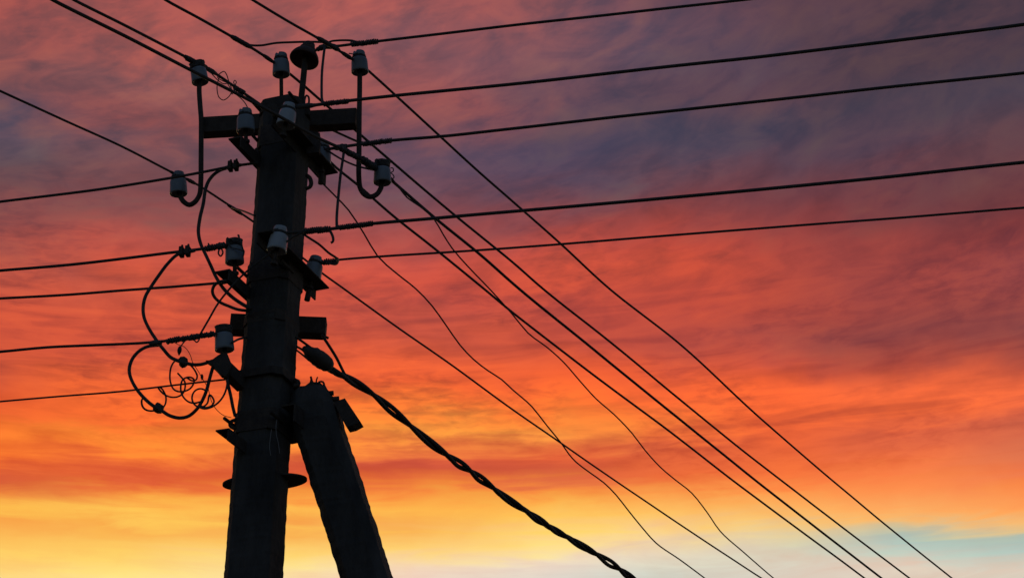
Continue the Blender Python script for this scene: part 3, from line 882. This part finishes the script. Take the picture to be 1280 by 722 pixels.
build('wedge_clamp', b_, M_CABLE, tw)
for pix, w in (([(370, 421), (384, 431), (392, 437)], 0.0055), ([(371, 433), (378, 437), (384, 443)], 0.005), ([(370, 437), (378, 443), (386, 450)], 0.004)):
    build('clamp_bail', tube(smooth_path([onp(a, b, PK, AZ_K) for a, b in pix], 0.006), w, 6), M_STEEL, tw)
build('tail', tube(smooth_path([onp(a, b, PK, AZ_K) for a, b in ((402, 418), (410, 430), (420, 446), (433, 471), (440, 479))], 0.01), 0.0062, 8), M_CABLE, tw)

# ------------------------------------------------------------------ jumper cables
def jumper(pix, Y, r_px, label, name='jumper_cable', cat='cable', group=None, mat=None, Y1=None, parent=None):
    n = len(pix)
    pts = [at(a, b, Y if Y1 is None else Y + (Y1 - Y) * i / (n - 1)) for i, (a, b) in enumerate(pix)]
    o = build(name, tube(smooth_path(pts, 0.006), r_px * 0.5 * mpp(pts[0]), 8), mat or M_CABLE, parent)
    if parent is None: tag(o, label, cat, group)
    return o
GJ = 'jumper cables linking the lines at the pole'
YL = Y0 - 0.02
jumper([(292, 208), (284, 210), (275, 213), (267, 218.5), (261, 226), (257, 236), (254, 255), (250, 272), (248, 290), (251, 305), (257, 318), (264, 333), (270, 346), (279, 360), (290, 371), (303, 380), (314, 386)], YL, 4.4, 'long jumper curving down from the uppermost left line to the shaft', group=GJ, Y1=Y0 - 0.12)
jumper([(235, 314), (222, 318), (210, 329), (200, 342), (189, 358), (182, 370), (179, 383), (180, 396), (186, 410), (197, 427), (204, 436), (213, 446), (222, 450.5), (230, 453), (242, 455.5), (252, 455), (262, 452), (268, 450)], YL, 4.3, 'jumper bowing left between the two clamped left lines and on to the arm', group=GJ, Y1=YK)
j3 = jumper([(202, 431), (194, 431.5), (184, 433), (174, 438.5), (166, 447.5), (162, 458), (162, 467), (166, 478), (173, 489), (182, 499), (191, 506.5), (200, 511.5), (212, 519), (225, 522), (236, 519.5), (246, 511), (253, 500), (258, 488), (262, 473), (266, 459), (268, 453)], YL - 0.02, 4.4, 'biggest loop of cable hanging left of the pole', group=GJ, Y1=YK)
jumper([(284, 350.5), (275, 352), (268, 356.5), (265.5, 364), (268, 371), (275, 377.5), (286, 382.5), (297, 386.5), (312, 388.5)], Y0 - 0.2, 4.0, 'small sideways cable loop at the left lower bracket', group=GJ, Y1=Y0 - 0.1)
jumper([(381, 289), (368, 295.5), (357, 303), (338, 316.5), (318, 331), (302, 345), (286, 362), (272, 380), (261, 399), (250, 418)], Y0 - 0.34, 2.6, 'thin jumper slanting across the shaft from the right to the lowest insulator', group=GJ, Y1=PL4.y)
jumper([(406, 58), (404.5, 70), (402.5, 90), (402, 112), (402.5, 124), (405, 130)], PR1.y - 0.02, 3.2, 'upright jumper hanging beside the dark bell insulator', group=GJ, Y1=PR2.y - 0.02)
jumper([(430.5, 183), (429, 196), (426, 216), (423, 245), (421, 270), (421, 284)], PR3.y - 0.03, 3.4, 'straight jumper hanging between the third and fourth right lines', group=GJ, Y1=PR4.y - 0.02)
jumper([(300, 53), (312, 56.5), (326, 57), (345, 54), (365, 53), (390, 52.5), (403, 53)], PB_.y, 2.9, 'level jumper behind the dark bell joining two upper lines', group=GJ, Y1=PCf.y)
jumper([(388, 148), (412, 161), (430, 169.5), (447, 177), (456, 180)], Y0 + 0.22, 3.0, 'short jumper emerging under the right half of the crossarm', group=GJ, Y1=PR3.y)
jumper([(404, 184), (413, 190.5), (425, 198), (436, 203.5), (448, 208), (462, 211.5), (470, 213)], PR3.y, 2.6, 'jumper from the half hidden insulator to the right hooked rod insulator', group=GJ, Y1=PE.y - .02)
jumper([(374, 289), (386, 297), (399, 305.5), (411, 316), (420, 322), (422.5, 326), (420, 330), (412, 329), (404, 327)], PR4.y, 3.0, 'jumper dropping from the fourth right line to the lowest right line', group=GJ, Y1=PR5.y)
jumper([(318, 269.5), (306, 264.5), (295, 261), (289, 259)], Y0 - .05, 2.4, 'short thin tail between the shaft and the left crossing line', group=GJ, Y1=onp(290, 259, PDf, AZ_A).y)
jumper([(290, 428), (299, 423.5), (310, 421)], PL4.y, 3.0, 'short lead from the lowest insulator to the shaft', group=GJ, Y1=Y0 - 0.05)
jumper([(283, 468), (285.5, 482), (288.5, 495), (291, 508), (294, 520)], YK + 0.02, 4.2, 'short thick cable hanging below the slanting arm', group=GJ, Y1=Y0 - 0.1)
jumper([(380.5, 135), (381, 124), (383, 119.5), (385.5, 121), (386.3, 127), (385, 134)], Y0 - 0.02, 2.6, 'tiny hooked wire loop standing on the pole top', 'wire_loop', 'wire')

# lumps clamped on the cables
def lump(px, py, Y, w, h, rot, parent, seed):
    p = at(px, py, Y); k = mpp(p)
    b_ = bmesh.new()
    bmesh.ops.create_icosphere(b_, subdivisions=3, radius=1.0)
    Rm = Matrix.Rotation(rot, 3, 'Y')
    for v in b_.verts:
        q = v.co.copy()
        m = max(abs(q.x), abs(q.y), abs(q.z))
        q = q.lerp(q / m * 0.9, 0.5)
        q *= 1 + 0.28 * noise.noise(q * 1.6 + Vector((seed, 0, 0)))
        v.co = p + Rm @ Vector((q.x * w * k, q.y * 0.02, q.z * h * k))
    return build('connector', b_, M_CABLE, parent)
lump(198, 510, YL - 0.06, 7.0, 6.0, R(20), j3, 3.0)
j2 = next(o for o in bpy.data.objects if o.get('label', '').startswith('jumper bowing'))
lump(229, 452, YK + 0.06, 6.0, 6.5, R(-30), j2, 8.0)

# ------------------------------------------------------------------ loose wire curls
def curl(pix, Y, r_px, label, name='loose_wire', Y1=None, group=None):
    return jumper(pix, Y, r_px, label, name, 'wire', group, M_CABLE, Y1)
GW = 'loose wire curls below the left lines'
def circ(cx, cy, rx, ry, a0, a1, n=14):
    return [(cx + rx * math.cos(R(a0 + (a1 - a0) * i / n)), cy + ry * math.sin(R(a0 + (a1 - a0) * i / n))) for i in range(n + 1)]
curl([(227, 451), (219, 451), (214.5, 457), (212.5, 466), (213, 477), (217, 486), (223, 489), (231, 488.5), (238, 485), (242, 479), (242.5, 474), (239, 471.5), (233, 471.5), (228, 475), (226, 482), (226.5, 490), (230, 497), (236, 502), (243, 503.5), (250, 502)], YL - 0.05, 2.3, 'curled loose wire hanging in the middle of the coils', group=GW, Y1=YL - 0.12)
curl([(233, 453), (239, 457), (244, 463.5), (246.5, 470), (245, 474.5), (240, 475.5), (234, 472)], YL - 0.08, 2.3, 'short curl dropping right of the cable lump', group=GW)
curl([(222, 466), (227, 471.5), (231, 477), (231, 486), (228, 492), (222, 495.5), (214, 496), (206, 493), (200, 487.5), (197.5, 483.5), (200.5, 484), (205, 489.5), (207.5, 497), (206.5, 505), (203, 510)], YL - 0.03, 2.3, 'loose wire with a blunt end, swinging left to the big loop', group=GW)
curl([(183, 497.5), (178, 498), (177, 503), (179, 509), (184, 512.5), (192, 513), (197, 511)], YL - 0.05, 2.6, 'small curl on the left of the big cable loop', group=GW)
curl([(257, 489)] + circ(250.5, 497, 10.5, 11.5, -50, -330, 16) + [(262, 493), (266, 497), (267.5, 502), (264, 507), (257, 509), (250, 506.5)], YK + 0.0, 2.4, 'round curl looping about the right side of the big cable loop', group=GW)
curl([(248, 508), (255, 510.5), (263, 509), (272, 503.5), (279, 495), (283, 485), (284.5, 474)], YK - 0.02, 2.6, 'wire arc sweeping up to the underside of the slanting arm', group=GW)
th = curl([(215, 426), (222, 430), (229, 432.5), (234, 437), (238, 444), (241, 453), (246, 461), (251, 469), (255, 476), (260, 485), (262.5, 495), (265.5, 504), (272, 513), (280, 519), (289, 521.5)], YL - 0.07, 0.9, 'hair thin thread trailing down through the coils', group=GW)
for a, b, s in ((252, 471, 0.006), (224.5, 438, 0.009)):
    p = at(a, b, YL - 0.07); b_ = bmesh.new()
    sweep(b_, [p + UP * (s * 2.2 - s * 4.4 * q / 6) + Vector((0.003 * q / 6 * (1 if a > 240 else -0.3), 0, 0)) for q in range(7)], lambda i: s * (0.3, 0.8, 1, 1, 0.9, 0.6, 0.25)[i], 8)
    if a > 240: build('tag', b_, M_CABLE, th)
    else: t_ = b_
tagw = curl([(232, 425), (229, 428.5), (226.5, 432), (225, 436)], YL - 0.07, 1.8, 'short wire stub with a dark weight under the wrapped line', group=GW)
build('weight', t_, M_CABLE, tagw)
GX = 'loose tie wires at the left crossarm end'
YX = PAf.y - 0.05
curl([(262, 89), (267, 95), (273, 101), (280, 105), (284, 104), (278, 101), (272, 97), (275, 92), (280, 89.5), (283, 93), (286, 102), (289, 110), (289, 116), (285, 122), (279, 125.3), (274, 122), (271.7, 115), (271.5, 106), (274, 97)], YX, 1.3, 'tangle of thin tie wire looping beside the left crossarm insulator', group=GX)
curl([(284, 104), (288, 111), (290, 118), (294, 108), (292, 103), (293.5, 100.5), (295.5, 103), (293.5, 107)], YX, 1.2, 'tiny curled wire end above the line knot', group=GX)
curl([(296, 119), (302, 124), (307, 130), (311, 138)], YX + .02, 1.3, 'thin lead dropping to the insulator before the crossarm', group=GX, Y1=Y0 - 0.18)
# tie ends on single insulators, parts of those insulators
def tie_end(key, pix, Y, r_px):
    o = INS[key][0]
    pts = [at(a, b, Y) for a, b in pix]
    return build('tie_end', tube(smooth_path(pts, 0.004), r_px * 0.5 * mpp(pts[0]), 6), M_WIRE, o)
tie_end('A', [(235, 75), (230, 72), (231.5, 69), (234, 71), (234, 76)], PAf.y - 0.02, 1.6)
tie_end('A', [(253, 82), (255.5, 79), (254, 75), (252, 78)], PAf.y - 0.02, 1.4)
tie_end('A', [(240, 82), (236.5, 80), (238, 84), (236, 86), (239, 88)], PAf.y - 0.02, 1.5)
tie_end('J', [(284, 306), (285, 298.5), (288, 298.5), (293, 301), (298, 300), (298.5, 294), (297.5, 293.5), (301, 301), (303.5, 311), (305, 314), (304, 320)], Y0 - 0.22, 2.0)
tie_end('J', [(285, 303), (289, 309), (296, 311), (304, 313.5)], Y0 - 0.22, 1.8)
tie_end('E', [(468, 206), (471, 200), (473, 199), (476, 203)], PE.y - 0.04, 1.6)
tie_end('E', [(488, 210), (491, 210), (491.5, 214), (488.5, 216), (491, 218), (492.5, 222), (490, 224)], PE.y - 0.04, 1.5)
tie_end('M', [(309, 138), (312, 136), (313, 140)], Y0 - 0.2, 1.6)
tie_end('C', [(436, 67), (440, 67.5), (444, 69)], PC_.y - 0.03, 1.6)

M_PALE = material('bare_bright_wire', (0.35, 0.36, 0.37), (0.5, 0.5, 0.5), 40, 0.5, 0, 0, 60, 0.4)
for pix, lab in (([(346, 524), (345, 532), (345.5, 543), (348, 554), (349.5, 566)], 'longer of two pale wire strands hanging down the front of the shaft'),
                 ([(339.5, 536), (338, 546), (337, 558), (338.5, 569)], 'shorter of two pale wire strands hanging down the front of the shaft')):
    jumper(pix, Y0 - 0.16, 0.6, lab, 'loose_wire', 'wire', 'pale strands on the shaft', M_PALE)
